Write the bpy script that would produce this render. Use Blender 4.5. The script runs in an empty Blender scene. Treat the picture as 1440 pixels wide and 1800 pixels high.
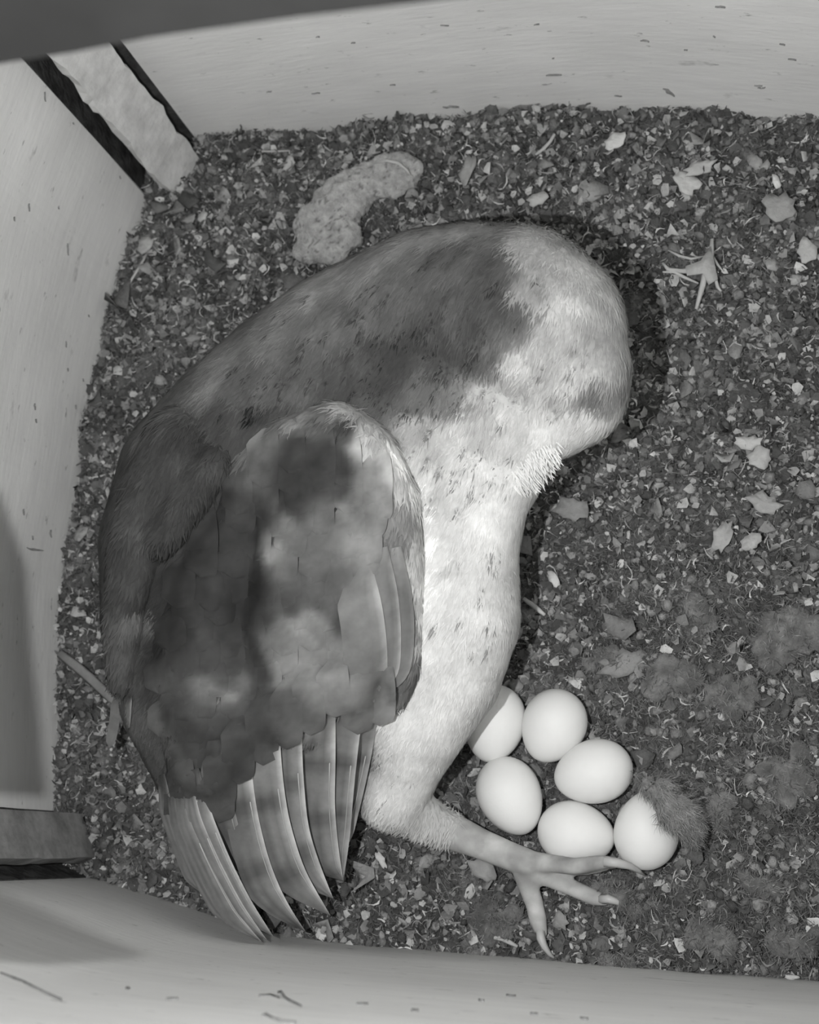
import bpy, bmesh, math, random
import numpy as np
from mathutils import Vector, Matrix
from mathutils.bvhtree import BVHTree
random.seed(7); rng = np.random.default_rng(7)

# ------------------------------------------------------------------ camera
F, HC = 2100.0, 0.64                       # focal length in pixels, camera height above the litter
N = np.array([1300-720, 1500-900, F]); N /= np.linalg.norm(N)      # straight down, in camera axes
AX = np.array([1.0, 0, 0]) - N*N[0]; AX /= np.linalg.norm(AX)
AY = np.cross(AX, N)
def at(px, py, z=0.0):
    v = np.array([px-720.0, py-900.0, F]); t = (HC-z)/(v@N)
    return Vector((t*(v@AX), t*(v@AY), z))
def dep(px, py, z=0.0):
    v = np.array([px-720.0, py-900.0, F]); return (HC-z)/(v@N)*F
S = bpy.context.scene; C = S.collection
cam = bpy.data.cameras.new('camera'); co = bpy.data.objects.new('camera', cam); C.objects.link(co)
right = Vector((AX[0], AY[0], -N[0])); up = -Vector((AX[1], AY[1], -N[1])); fwd = Vector((AX[2], AY[2], -N[2]))
co.matrix_world = Matrix(((right.x, up.x, -fwd.x, 0), (right.y, up.y, -fwd.y, 0), (right.z, up.z, -fwd.z, HC), (0, 0, 0, 1)))
cam.sensor_fit = 'HORIZONTAL'; cam.sensor_width = 36; cam.lens = F/1440*36; cam.clip_start = 0.005
cam.dof.use_dof = True; cam.dof.focus_distance = 0.57; cam.dof.aperture_fstop = 16
S.camera = co

# ------------------------------------------------------------------ light
W = bpy.data.worlds.new('world'); S.world = W; W.use_nodes = True
W.node_tree.nodes['Background'].inputs[0].default_value = (1, 1, 0.985, 1)
W.node_tree.nodes['Background'].inputs[1].default_value = 0.17
def lamp(name, loc, target, power, size):
    l = bpy.data.lights.new(name, 'POINT'); l.energy = power; l.shadow_soft_size = size
    o = bpy.data.objects.new(name, l); C.objects.link(o); o.location = loc
    o.rotation_euler = (Vector(target)-Vector(loc)).to_track_quat('-Z', 'Y').to_euler(); return o
lamp('infrared_lamp', (0.22, 0.20, 0.50), (-0.2, 0.2, 0.05), 14.5, 0.003)
lamp('infrared_lamp', (-0.08, 0.02, 0.60), (-0.2, 0.25, 0.05), 8.5, 0.0015)
S.view_settings.view_transform = 'Standard'; S.view_settings.look = 'None'; S.view_settings.gamma = 1
S.view_settings.use_curve_mapping = False; S.view_settings.exposure = 0.0

# ------------------------------------------------------------------ helpers
def tag(o, label=None, cat=None, group=None, kind=None):
    if label: o['label'] = label
    if cat: o['category'] = cat
    if group: o['group'] = group
    if kind: o['kind'] = kind
    return o
def mesh_obj(name, V, Fc, mat, parent=None, col=None, smooth=True, normals=None, uv=None):
    me = bpy.data.meshes.new(name)
    V = np.asarray(V, dtype=np.float64)
    me.from_pydata(V.tolist() if len(V) < 200 else V, [], Fc if isinstance(Fc, list) else Fc.tolist())
    if smooth: me.polygons.foreach_set('use_smooth', [True]*len(me.polygons))
    if col is not None:
        a = me.color_attributes.new('Col', 'FLOAT_COLOR', 'POINT')
        c = np.asarray(col, dtype=np.float32)
        if c.ndim == 1: c = np.stack([c, c, c*0.985, np.ones_like(c)], 1)
        a.data.foreach_set('color', c.ravel())
    if uv is not None:
        l = me.uv_layers.new(name='UVMap'); vi = np.empty(len(me.loops), dtype=np.int32); me.loops.foreach_get('vertex_index', vi)
        l.data.foreach_set('uv', np.asarray(uv, dtype=np.float32)[vi].ravel())
    if normals is not None: me.normals_split_custom_set_from_vertices(np.asarray(normals).tolist())
    if mat: me.materials.append(mat)
    o = bpy.data.objects.new(name, me); C.objects.link(o)
    if parent: o.parent = parent; o.matrix_parent_inverse = parent.matrix_world.inverted() if parent.type != 'EMPTY' else Matrix.Translation(-parent.location)
    return o
def empty(name, loc):
    o = bpy.data.objects.new(name, None); C.objects.link(o); o.location = loc; o.empty_display_size = 0.02; return o

# lattice noise
LAT = rng.random((256, 256))
def vnoise(x, y):
    xi = np.floor(x).astype(int); yi = np.floor(y).astype(int); fx = x-xi; fy = y-yi
    fx = fx*fx*(3-2*fx); fy = fy*fy*(3-2*fy)
    a = LAT[xi % 256, yi % 256]; b = LAT[(xi+1) % 256, yi % 256]; c = LAT[xi % 256, (yi+1) % 256]; d = LAT[(xi+1) % 256, (yi+1) % 256]
    return (a*(1-fx)+b*fx)*(1-fy)+(c*(1-fx)+d*fx)*fy
def fbm(x, y, o=4):
    s = 0; a = 0.5
    for k in range(o): s = s+a*vnoise(x*2**k+17.3*k, y*2**k+9.1*k); a *= 0.5
    return s

# ------------------------------------------------------------------ materials
def nt(m): return m.node_tree.nodes, m.node_tree.links
def mat(name, base=None, rough=0.8, attr=False, mott=0.0, mscale=60, bump=0.0, bscale=400, sheen=0.0, trans=0.0, spec=0.2, detail=4):
    m = bpy.data.materials.new(name); m.use_nodes = True; n, l = nt(m); b = n['Principled BSDF']
    b.inputs['Roughness'].default_value = rough; b.inputs['Specular IOR Level'].default_value = spec
    if sheen: b.inputs['Sheen Weight'].default_value = sheen; b.inputs['Sheen Roughness'].default_value = 0.6
    if attr:
        a = n.new('ShaderNodeVertexColor'); a.layer_name = 'Col'; src = a.outputs['Color']
    else:
        a = n.new('ShaderNodeRGB'); a.outputs[0].default_value = (base, base, base*0.985, 1); src = a.outputs[0]
    tc = n.new('ShaderNodeTexCoord')
    if mott:
        t = n.new('ShaderNodeTexNoise'); t.inputs['Scale'].default_value = mscale; t.inputs['Detail'].default_value = detail; t.inputs['Roughness'].default_value = 0.65
        l.new(tc.outputs['Object'], t.inputs['Vector'])
        r = n.new('ShaderNodeMapRange'); r.inputs['From Min'].default_value = 0.3; r.inputs['From Max'].default_value = 0.7
        r.inputs['To Min'].default_value = 1-mott; r.inputs['To Max'].default_value = 1+mott*0.7
        l.new(t.outputs['Fac'], r.inputs['Value'])
        x = n.new('ShaderNodeVectorMath'); x.operation = 'MULTIPLY'; l.new(src, x.inputs[0]); l.new(r.outputs[0], x.inputs[1]); src = x.outputs[0]
    l.new(src, b.inputs['Base Color'])
    if bump:
        t = n.new('ShaderNodeTexNoise'); t.inputs['Scale'].default_value = bscale; t.inputs['Detail'].default_value = 3
        l.new(tc.outputs['Object'], t.inputs['Vector'])
        q = n.new('ShaderNodeBump'); q.inputs['Strength'].default_value = bump; q.inputs['Distance'].default_value = 0.002
        l.new(t.outputs['Fac'], q.inputs['Height']); l.new(q.outputs[0], b.inputs['Normal'])
    return m
def wall_mat(name, base):
    m = bpy.data.materials.new(name); m.use_nodes = True; n, l = nt(m); b = n['Principled BSDF']
    b.inputs['Roughness'].default_value = 0.75; b.inputs['Specular IOR Level'].default_value = 0.15
    uv = n.new('ShaderNodeUVMap')
    def noise(sx, sy, det=4, rough=0.6):
        mp = n.new('ShaderNodeMapping'); mp.inputs['Scale'].default_value = (sx, sy, 1); l.new(uv.outputs[0], mp.inputs[0])
        t = n.new('ShaderNodeTexNoise'); t.inputs['Scale'].default_value = 1; t.inputs['Detail'].default_value = det; t.inputs['Roughness'].default_value = rough
        l.new(mp.outputs[0], t.inputs['Vector']); return t.outputs['Fac']
    def ramp(f, a, b_, lo, hi):
        r = n.new('ShaderNodeMapRange'); r.inputs['From Min'].default_value = a; r.inputs['From Max'].default_value = b_
        r.inputs['To Min'].default_value = lo; r.inputs['To Max'].default_value = hi; l.new(f, r.inputs['Value']); return r.outputs[0]
    def mul(a, b_):
        x = n.new('ShaderNodeMath'); x.operation = 'MULTIPLY'; l.new(a, x.inputs[0]); l.new(b_, x.inputs[1]); return x.outputs[0]
    f = mul(ramp(noise(5, 12, 3), 0.3, 0.7, 0.90*base, 1.08*base), ramp(noise(22, 160, 4), 0.3, 0.7, 0.955, 1.035))
    f = mul(f, ramp(noise(70, 190, 3, 0.7), 0.655, 0.72, 1.0, 0.5))
    f = mul(f, ramp(noise(26, 60, 4, 0.7), 0.64, 0.74, 1.0, 0.66))
    cc = n.new('ShaderNodeCombineColor'); l.new(f, cc.inputs[0]); l.new(f, cc.inputs[1])
    z = n.new('ShaderNodeMath'); z.operation = 'MULTIPLY'; z.inputs[1].default_value = 0.985; l.new(f, z.inputs[0]); l.new(z.outputs[0], cc.inputs[2])
    l.new(cc.outputs[0], b.inputs['Base Color'])
    q = n.new('ShaderNodeBump'); q.inputs['Strength'].default_value = 0.25; q.inputs['Distance'].default_value = 0.001
    l.new(noise(60, 350, 4), q.inputs['Height']); l.new(q.outputs[0], b.inputs['Normal'])
    return m
M_wall = wall_mat('pale_plywood', 0.66)
M_wall2 = wall_mat('pale_plywood_front', 0.64)
M_batten = mat('rough_batten', 0.56, 0.85, mott=0.18, mscale=70, bump=0.8, bscale=90)
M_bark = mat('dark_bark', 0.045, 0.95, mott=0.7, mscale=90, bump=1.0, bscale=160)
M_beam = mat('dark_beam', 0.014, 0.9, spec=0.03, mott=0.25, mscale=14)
M_mark = mat('dark_mark', 0.24, 0.9, mott=0.4, mscale=300)
M_soil = mat('litter_crumb', None, 0.95, attr=True, mott=0.35, mscale=350, bump=0.6, bscale=600, spec=0.1)
M_chip = mat('litter_chip', None, 0.7, attr=True, mott=0.2, mscale=300, bump=0.3, bscale=700, spec=0.25)
M_fuzz = mat('felted_fur', None, 0.95, attr=True, mott=0.3, mscale=200, bump=0.8, bscale=500, sheen=0.2, spec=0.05)
M_egg = mat('egg_shell', 0.72, 0.55, mott=0.03, mscale=40, bump=0.05, bscale=900, spec=0.25)
M_plume = mat('plumage', None, 0.85, attr=True, mott=0.20, mscale=55, spec=0.1, detail=5)
M_vane = mat('feather_vane', None, 0.7, attr=True, mott=0.26, mscale=48, spec=0.15)
M_shaft = mat('feather_shaft', 0.36, 0.5, spec=0.3)
M_leg = mat('leg_skin', 0.55, 0.7, mott=0.1, mscale=200, bump=0.4, bscale=500)
M_claw = mat('claw_horn', 0.42, 0.4, spec=0.4)
M_eye = mat('eye', 0.01, 0.08, spec=0.6)
M_beak = mat('beak_horn', 0.6, 0.4, spec=0.4)
M_straw = mat('straw', 0.42, 0.7, mott=0.15, mscale=150, spec=0.2)
M_strawd = mat('old_straw', 0.22, 0.7, mott=0.15, mscale=150, spec=0.2)
M_bone = mat('pale_flake', None, 0.6, attr=True, mott=0.15, mscale=120, bump=0.4, bscale=300, spec=0.25)

# ------------------------------------------------------------------ walls of the nest box
ZB = 0.010
def smooth_poly(P, n=60):
    P = np.array([list(p) for p in P]); d = np.r_[0, np.cumsum(np.linalg.norm(np.diff(P, axis=0), axis=1))]
    s = np.linspace(0, d[-1], n); Q = np.stack([np.interp(s, d, P[:, k]) for k in range(2)], 1)
    for _ in range(12): Q[1:-1] = Q[1:-1]*0.5+(Q[:-2]+Q[2:])*0.25
    return Q, s
def wall(name, pts, m, side, z0=-0.02, z1=0.60, th=0.012, nz=24):
    Q, s = smooth_poly([at(x, y, ZB).to_2d() for x, y in pts]); n = len(Q)
    T = np.gradient(Q, axis=0); T /= np.linalg.norm(T, axis=1)[:, None]; O = np.stack([T[:, 1], -T[:, 0]], 1)*side
    V = []; UV = []; Fc = []
    for j in range(nz):
        z = z0+(z1-z0)*j/(nz-1)
        for i in range(n): V.append((Q[i, 0], Q[i, 1], z)); UV.append((s[i], z))
    for j in range(nz):
        z = z0+(z1-z0)*j/(nz-1)
        for i in range(n): V.append((Q[i, 0]+O[i, 0]*th, Q[i, 1]+O[i, 1]*th, z)); UV.append((s[i], z))
    K = n*nz
    for j in range(nz-1):
        for i in range(n-1):
            a = j*n+i; f = [a, a+1, a+n+1, a+n]; g = [K+a+n, K+a+n+1, K+a+1, K+a]
            if side < 0: f.reverse(); g.reverse()
            Fc += [f, g]
    for i in range(n-1):
        Fc += [[i, K+i, K+i+1, i+1], [K-n+i, K-n+i+1, 2*K-n+i+1, 2*K-n+i]]
    for j in range(nz-1):
        Fc += [[j*n, (j+1)*n, K+(j+1)*n, K+j*n], [j*n+n-1, K+j*n+n-1, K+(j+1)*n+n-1, (j+1)*n+n-1]]
    o = mesh_obj(name, V, Fc, m, uv=UV, smooth=False); tag(o, kind='structure')
    return o, Q
left_pts = [(92, 1425), (94, 1250), (97, 1100), (110, 970), (132, 870), (147, 760), (158, 690), (172, 620), (203, 490), (238, 410), (258, 345)]
back_pts = [(345, 245), (480, 230), (640, 212), (800, 200), (950, 188), (1100, 182), (1200, 188), (1320, 200), (1440, 211), (1640, 235)]
front_pts = [(150, 1543), (230, 1562), (300, 1583), (380, 1614), (450, 1638), (560, 1653), (700, 1668), (850, 1680), (1000, 1692), (1200, 1708), (1440, 1724), (1640, 1740)]
wall_left, QL = wall('wall_left', left_pts, M_wall, -1)
wall_back, QB = wall('wall_back', back_pts, M_wall, -1)
wall_front, QF = wall('wall_front', front_pts, M_wall2, 1)
# far side of the box, out of frame to the right
a, b = Vector(QB[-1]), Vector(QF[-1])
xr = max(a.x, b.x)+0.02
def boxmesh(name, lo, hi, m, parent=None):
    V = [(x, y, z) for x in (lo[0], hi[0]) for y in (lo[1], hi[1]) for z in (lo[2], hi[2])]
    Fc = [[0, 1, 3, 2], [4, 6, 7, 5], [0, 4, 5, 1], [2, 3, 7, 6], [0, 2, 6, 4], [1, 5, 7, 3]]
    return mesh_obj(name, V, Fc, m, parent, smooth=False, uv=[(v[0]+v[1], v[2]) for v in V])
tag(boxmesh('wall_right', (xr, b.y-0.02, -0.02), (xr+0.012, a.y+0.02, 0.60), M_wall), kind='structure')
allq = np.vstack([QL, QB, QF]); x0, x1, y0, y1 = allq[:, 0].min()-0.06, xr+0.012, allq[:, 1].min()-0.02, allq[:, 1].max()+0.03
tag(boxmesh('floor', (x0, y0, -0.035), (x1, y1, -0.02), M_wall), kind='structure')

def extrude_poly(name, base, z0, z1, m, parent=None, nz=40, jag=0.0, nj=1):
    # base: list of (x,y); jagged vertical edges where the split wood is torn
    n = len(base); V = []; Fc = []
    for j in range(nz):
        z = z0+(z1-z0)*j/(nz-1)
        for i, p in enumerate(base):
            r = jag*(fbm(np.array([j*0.45+i*31.0+nj*7]), np.array([i*3.3]), 4)[0]-0.45)*2
            c = Vector(base[(i+1) % n])-Vector(base[i-1]); c.normalize()
            V.append((p[0]+c.x*r, p[1]+c.y*r, z))
    for j in range(nz-1):
        for i in range(n):
            a = j*n+i; b_ = j*n+(i+1) % n; Fc.append([a, b_, b_+n, a+n])
    Fc += [list(range(n))[::-1], [n*(nz-1)+i for i in range(n)]]
    return mesh_obj(name, V, Fc, m, parent, smooth=False)
def quadbase(p, q, back, inset=0.0):
    p, q = at(*p, ZB).to_2d(), at(*q, ZB).to_2d(); d = (q-p); nrm = Vector((-d.y, d.x)).normalized()*back
    return [tuple(p), tuple(p+d*0.33), tuple(p+d*0.66), tuple(q), tuple(q+nrm), tuple(p+nrm)]
# corner posts
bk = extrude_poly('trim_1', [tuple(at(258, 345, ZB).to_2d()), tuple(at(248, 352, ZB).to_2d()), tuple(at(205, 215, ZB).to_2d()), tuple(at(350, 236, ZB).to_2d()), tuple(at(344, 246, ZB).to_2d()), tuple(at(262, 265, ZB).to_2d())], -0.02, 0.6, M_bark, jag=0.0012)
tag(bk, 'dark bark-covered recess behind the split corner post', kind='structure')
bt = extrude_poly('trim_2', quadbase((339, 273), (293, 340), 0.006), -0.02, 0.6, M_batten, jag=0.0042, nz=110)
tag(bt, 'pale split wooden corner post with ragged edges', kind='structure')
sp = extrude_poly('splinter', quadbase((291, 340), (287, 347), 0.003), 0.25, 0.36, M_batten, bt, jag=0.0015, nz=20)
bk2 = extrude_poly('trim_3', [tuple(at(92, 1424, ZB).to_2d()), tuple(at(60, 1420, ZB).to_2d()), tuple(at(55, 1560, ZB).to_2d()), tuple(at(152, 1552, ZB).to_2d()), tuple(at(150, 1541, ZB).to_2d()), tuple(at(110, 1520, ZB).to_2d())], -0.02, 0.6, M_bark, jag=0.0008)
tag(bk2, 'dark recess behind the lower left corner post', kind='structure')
bt2 = extrude_poly('trim_4', quadbase((145, 1430), (162, 1508), -0.009), -0.02, 0.6, mat('shaded_batten', 0.22, 0.85, mott=0.35, mscale=60, bump=0.6, bscale=90), jag=0.0016, nz=80)  # pale post wood painted dark for the shade in this corner
tag(bt2, 'wooden post in the lower left corner, darkened by painted shade', kind='structure')

# marks on the walls: knots, cracks, chips
def wall_hit(Q, px, py):
    # where the ray through the point meets the upright wall above polyline Q
    v = np.array([px-720.0, py-900.0, F]); dx, dy, dz = v@AX, v@AY, -(v@N)
    for i in range(len(Q)-1):
        p, e = Q[i], Q[i+1]-Q[i]; D = dx*(-e[1])+dy*e[0]
        if abs(D) < 1e-12: continue
        t = (p[0]*(-e[1])+p[1]*e[0])/D; s = ((t*dx-p[0])*e[0]+(t*dy-p[1])*e[1])/(e@e)
        if t > 0 and -0.01 <= s <= 1.01: return Vector((t*dx, t*dy, HC+t*dz)), Vector((e[0], e[1], 0)).normalized()
    return None, None
def mark(Q, parent, name, pts, w, side=-1):
    P = []
    for x, y in pts:
        p, e = wall_hit(Q, x, y)
        if p is None: return
        P.append(p)
    nrm = Vector((-e.y, e.x, 0))*(-side)*1.0
    inward = nrm if nrm.dot(Vector((-0.2, 0.25, 0))-Vector((P[0].x, P[0].y, 0))) > 0 else -nrm
    V = []; Fc = []; n = len(P)
    for i, p in enumerate(P):
        t = (P[min(i+1, n-1)]-P[max(i-1, 0)]).normalized(); s = t.cross(inward).normalized()
        ww = w*math.sin(math.pi*(i+0.35)/(n-0.3))*random.uniform(0.7, 1.2)
        for k in (-1, 0, 1): V.append(p+s*ww*k+inward*(0.0009 if k == 0 else -0.0004))
    for i in range(n-1):
        for k in (0, 1): a = 3*i+k; Fc.append([a, a+1, a+4, a+3])
    mesh_obj(name, V, Fc, M_mark, parent)
def seg(a, b, n=5, wob=3): return [(a[0]+(b[0]-a[0])*i/(n-1)+random.uniform(-wob, wob), a[1]+(b[1]-a[1])*i/(n-1)+random.uniform(-wob, wob)) for i in range(n)]
mark(QB, wall_back, 'knot', seg((960, 132), (988, 131), 6, 0.4), 0.0016)
mark(QB, wall_back, 'knot', seg((1126, 71), (1142, 72), 5, 1), 0.0012)
mark(QB, wall_back, 'knot', seg((1258, 11), (1276, 12), 5, 0.5), 0.0012)
mark(QB, wall_back, 'chip', seg((1165, 156), (1188, 168), 5, 2), 0.0022)
mark(QB, wall_back, 'stain', seg((880, 197), (950, 182), 7, 2), 0.004)
mark(QB, wall_back, 'stain', seg((780, 188), (806, 186), 5, 2), 0.0022)
for _ in range(16):
    x, y = random.uniform(400, 1430), random.uniform(40, 180); mark(QB, wall_back, 'speck', seg((x, y), (x+random.uniform(4, 16), y+random.uniform(-2, 2)), 4, 0.5), random.uniform(0.0003, 0.0007))
for x, y, L, w in [(78, 170, 18, .0007), (118, 438, 22, .0016), (50, 365, 14, .0015), (24, 385, 8, .001), (128, 217, 3, .001), (60, 715, 12, .0012), (88, 938, 14, .0016), (118, 650, 7, .0012), (132, 715, 8, .002), (62, 740, 8, .0012), (40, 900, 10, .0014), (145, 668, 6, .0006), (56, 945, 8, .0012), (155, 555, 4, .0008), (115, 605, 12, .0006), (102, 365, 6, .0006), (210, 312, 6, .0006)]:
    mark(QL, wall_left, 'knot', seg((x, y-L/2), (x+1, y+L/2), 5, 0.6), w*0.8)
mark(QF, wall_front, 'crack', [(493, 1744), (500, 1755), (512, 1762), (530, 1771)], 0.0007, 1)
mark(QF, wall_front, 'crack', [(455, 1752), (475, 1751), (492, 1756)], 0.0004, 1)
mark(QF, wall_front, 'crack', [(466, 1784), (478, 1791), (495, 1797), (520, 1799)], 0.001, 1)
mark(QF, wall_front, 'crack', [(0, 1712), (40, 1727), (75, 1745), (108, 1760)], 0.0006, 1)
for _ in range(10):
    x, y = random.uniform(20, 1430), random.uniform(1735, 1798)
    mark(QF, wall_front, 'speck', seg((x, y), (x+random.uniform(6, 22), y+random.uniform(0, 3)), 4, 0.5), random.uniform(0.0003, 0.0008), 1)
# dark barbed splinter on the left wall
P = [(46, 962), (52, 965), (58, 966), (66, 967), (76, 968)]
mark(QL, wall_left, 'splinter', P, 0.0012)

# dark beam just under the camera, top left
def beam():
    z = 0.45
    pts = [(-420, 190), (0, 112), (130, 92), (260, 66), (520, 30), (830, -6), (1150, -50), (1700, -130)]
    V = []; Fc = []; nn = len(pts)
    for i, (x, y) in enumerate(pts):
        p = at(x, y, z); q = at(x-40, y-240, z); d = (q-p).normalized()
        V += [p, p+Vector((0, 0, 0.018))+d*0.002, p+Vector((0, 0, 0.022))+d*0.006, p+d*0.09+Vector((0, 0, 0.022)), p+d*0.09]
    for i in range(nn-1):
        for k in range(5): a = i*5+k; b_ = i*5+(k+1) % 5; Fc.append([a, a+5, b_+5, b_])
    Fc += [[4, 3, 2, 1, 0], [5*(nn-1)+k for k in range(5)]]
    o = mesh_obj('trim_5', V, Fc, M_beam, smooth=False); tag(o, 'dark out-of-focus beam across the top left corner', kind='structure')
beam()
# boards added out of frame, high on the left, to shade the lower corner
def board(name, P, z, th, label):
    n = len(P); V = [(x, y, z) for x, y in P]+[(x, y, z+th) for x, y in P]
    o = mesh_obj(name, V, [list(range(n))[::-1], [n+i for i in range(n)]]+[[i, (i+1) % n, n+(i+1) % n, n+i] for i in range(n)], M_beam, smooth=False); tag(o, label, kind='structure')
board('shade_board_1', [(-.385, .0228), (-.157, .0228), (-.161, .044), (-.163, .0575), (-.168, .070), (-.185, .10), (-.385, .19)], .45, .005, 'added dark board out of frame, shading the left wall')
board('shade_board_2', [(-.385, .0085), (-.160, .0082), (-.145, .003), (-.134, -.0007), (-.145, -.0028), (-.17, -.0035), (-.385, -.004)], .45, .005, 'added pointed board out of frame, shading the front wall')

# ------------------------------------------------------------------ nest litter
def pxblob(X, Y, px, py, r, z=0.0):
    p = at(px, py, z); return np.exp(-((X-p.x)**2+(Y-p.y)**2)/(r*r))
def height(X, Y):
    X = np.asarray(X, float); Y = np.asarray(Y, float)
    h = 0.008+0.010*(fbm(X*14+3, Y*14+8, 2)-0.4)+0.015*(fbm(X*45+1, Y*45+2, 3)-0.42)*(1-np.clip(pxblob(X, Y, 980, 1340, .07)*1.3, 0, 1))
    w = 0
    for px, py, r in [(1000, 1330, .055), (900, 1400, .05), (1080, 1400, .05)]: w = np.maximum(w, pxblob(X, Y, px, py, r))
    h = h*(1-w)+(-0.004)*w
    soft = np.maximum.reduce([pxblob(X, Y, 1250, 1350, .09), pxblob(X, Y, 1380, 1550, .09), pxblob(X, Y, 1250, 1100, .07), pxblob(X, Y, 1400, 1050, .06)])*(1-w)
    h = h+soft*(0.030*(fbm(X*38, Y*38, 4)-0.42))
    for px, py, r, a in [(1180, 1190, .02, .010), (1290, 1215, .018, .010), (1390, 1110, .022, .014), (1320, 1440, .02, .010), (1250, 1430, .012, .008), (1390, 1350, .02, .010), (1340, 1600, .02, .008), (1200, 1640, .015, .006), (1050, 1160, .013, .006), (420, 470, .02, .004)]:
        h = h+a*pxblob(X, Y, px, py, r)
    h = h-0.016*pxblob(X, Y, 590, 470, .018)-0.010*pxblob(X, Y, 660, 400, .012)-0.012*pxblob(X, Y, 1230, 1490, .012)-0.010*pxblob(X, Y, 1280, 1300, .01)
    return h
def fine(X, Y):
    return 0.010*(fbm(X*105, Y*105, 3)-0.45)+0.003*(np.abs(vnoise(X*420, Y*420)-0.5))
def on_litter(px, py, lift=0.0):
    z = 0.01
    for _ in range(6):
        p = at(px, py, z); z = float(height(np.array([p.x]), np.array([p.y]))[0])+lift
    return at(px, py, z)
NX = 560; NY = 560
gx = np.linspace(x0, x1, NX); gy = np.linspace(y0, y1, NY); GX, GY = np.meshgrid(gx, gy, indexing='ij')
GX = GX+rng.uniform(-.0004, .0004, GX.shape); GY = GY+rng.uniform(-.0004, .0004, GX.shape)
GZ = height(GX, GY)+fine(GX, GY)
V = np.stack([GX, GY, GZ], -1).reshape(-1, 3)
ii, jj = np.meshgrid(np.arange(NX-1), np.arange(NY-1), indexing='ij'); A = (ii*NY+jj).ravel()
Fq = np.stack([A, A+NY, A+NY+1, A+1], 1)
basecol = 0.065+0.30*np.clip(fbm(GX*60+5, GY*60, 4)-0.38, 0, 1)+0.10*np.clip(vnoise(GX*260, GY*260)-0.62, 0, 1)
litter = mesh_obj('nest_litter', V, Fq, M_soil, col=basecol.ravel()); tag(litter, 'deep dark layer of crumbled owl pellets covering the nest box floor', 'nest litter')

def inside_mask(P):
    # inside the box (left of wall_left etc.)
    def side(Q, P, s):
        d = np.stack([(P[:, 0, None]-Q[None, :, 0]), (P[:, 1, None]-Q[None, :, 1])], -1); k = np.argmin((d**2).sum(-1), 1); k = np.clip(k, 1, len(Q)-2)
        T = Q[k+1]-Q[k-1]; r = P-Q[k]; return s*(T[:, 0]*r[:, 1]-T[:, 1]*r[:, 0]) > 0
    return side(QL, P, -1) & side(QB, P, -1) & side(QF, P, 1)
def scatter(n):
    P = np.stack([rng.uniform(x0, x1, int(n*1.7)), rng.uniform(y0, y1, int(n*1.7))], 1); P = P[inside_mask(P)][:n]; return P
def frame(n, tilt):
    a = rng.uniform(0, 2*np.pi, n); t1 = rng.normal(0, tilt, n); t2 = rng.normal(0, tilt, n)
    nz = np.stack([t1, t2, np.ones(n)], 1); nz /= np.linalg.norm(nz, axis=1)[:, None]
    u = np.stack([np.cos(a), np.sin(a), np.zeros(n)], 1); u -= nz*(u*nz).sum(1)[:, None]; u /= np.linalg.norm(u, axis=1)[:, None]
    return u, np.cross(nz, u), nz
def flakes(P, smin, smax, tilt=0.5, lift=0.0015, elong=1.0):
    n = len(P); Z = height(P[:, 0], P[:, 1])+fine(P[:, 0], P[:, 1]); u, v, w = frame(n, tilt)
    s = smin*(smax/smin)**(rng.random(n)**1.6); ang = np.linspace(0, 2*np.pi, 7)[:-1][None]+rng.uniform(-.35, .35, (n, 6))
    r = s[:, None]*rng.uniform(.55, 1.1, (n, 6)); cx = r*np.cos(ang)*elong; cy = r*np.sin(ang); bend = rng.uniform(-.9, 1.6, n)[:, None]*cx*cx/s[:, None]
    base = np.concatenate([P, (Z+lift+rng.uniform(0, .0015, n))[:, None]], 1)
    rim = base[:, None]+cx[..., None]*u[:, None]+cy[..., None]*v[:, None]+bend[..., None]*w[:, None]
    V = np.concatenate([base[:, None]+w[:, None]*0.0003, rim], 1).reshape(-1, 3)
    o = (np.arange(n)*7)[:, None]; Fc = np.concatenate([np.concatenate([o, o+1+k, o+1+(k+1) % 6], 1) for k in range(6)], 0)
    return V, Fc, 7
def fibres(P, lmin, lmax, w0, tilt=0.35, lift=0.002, curl=1.0):
    n = len(P); Z = height(P[:, 0], P[:, 1])+fine(P[:, 0], P[:, 1]); u, v, w = frame(n, tilt)
    L = rng.uniform(lmin, lmax, n); k = rng.normal(0, curl, n)/L; base = np.concatenate([P, (Z+lift)[:, None]], 1); V = []
    for s in np.linspace(-.5, .5, 5):
        c = base+u*(L*s)[:, None]+v*(k*(L*s)**2)[:, None]+w*(np.abs(s)*L*-.15)[:, None]
        hw = w0*(1.15-abs(s)*1.6)*rng.uniform(.7, 1.3, n)
        V.append(c+v*hw[:, None]); V.append(c-v*hw[:, None]+w*0.0002)
    V = np.stack(V, 1).reshape(-1, 3); o = (np.arange(n)*10)[:, None]
    Fc = np.concatenate([np.concatenate([o+2*k, o+2*k+1, o+2*k+3, o+2*k+2], 1) for k in range(4)], 0)
    return V, Fc, 10
def tone(n, k, lo=.05, hi=.55, p=3.0):
    t = lo+(hi-lo)*rng.random(n)**p; return np.repeat(t, k)
def softness(P): return np.clip(np.maximum.reduce([pxblob(P[:, 0], P[:, 1], 1280, 1330, .08), pxblob(P[:, 0], P[:, 1], 1380, 1550, .08), pxblob(P[:, 0], P[:, 1], 1220, 1120, .05), pxblob(P[:, 0], P[:, 1], 930, 1380, .05)]), 0, 1)
P = scatter(26000); P = P[rng.random(len(P)) > 0.70*softness(P)]
V, Fc, k = flakes(P, .0010, .0046, tilt=.9); o = mesh_obj('shreds', V, Fc, M_chip, litter, col=tone(len(P), k, .07, .55, 2.3)); tag(o, kind='stuff')
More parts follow.
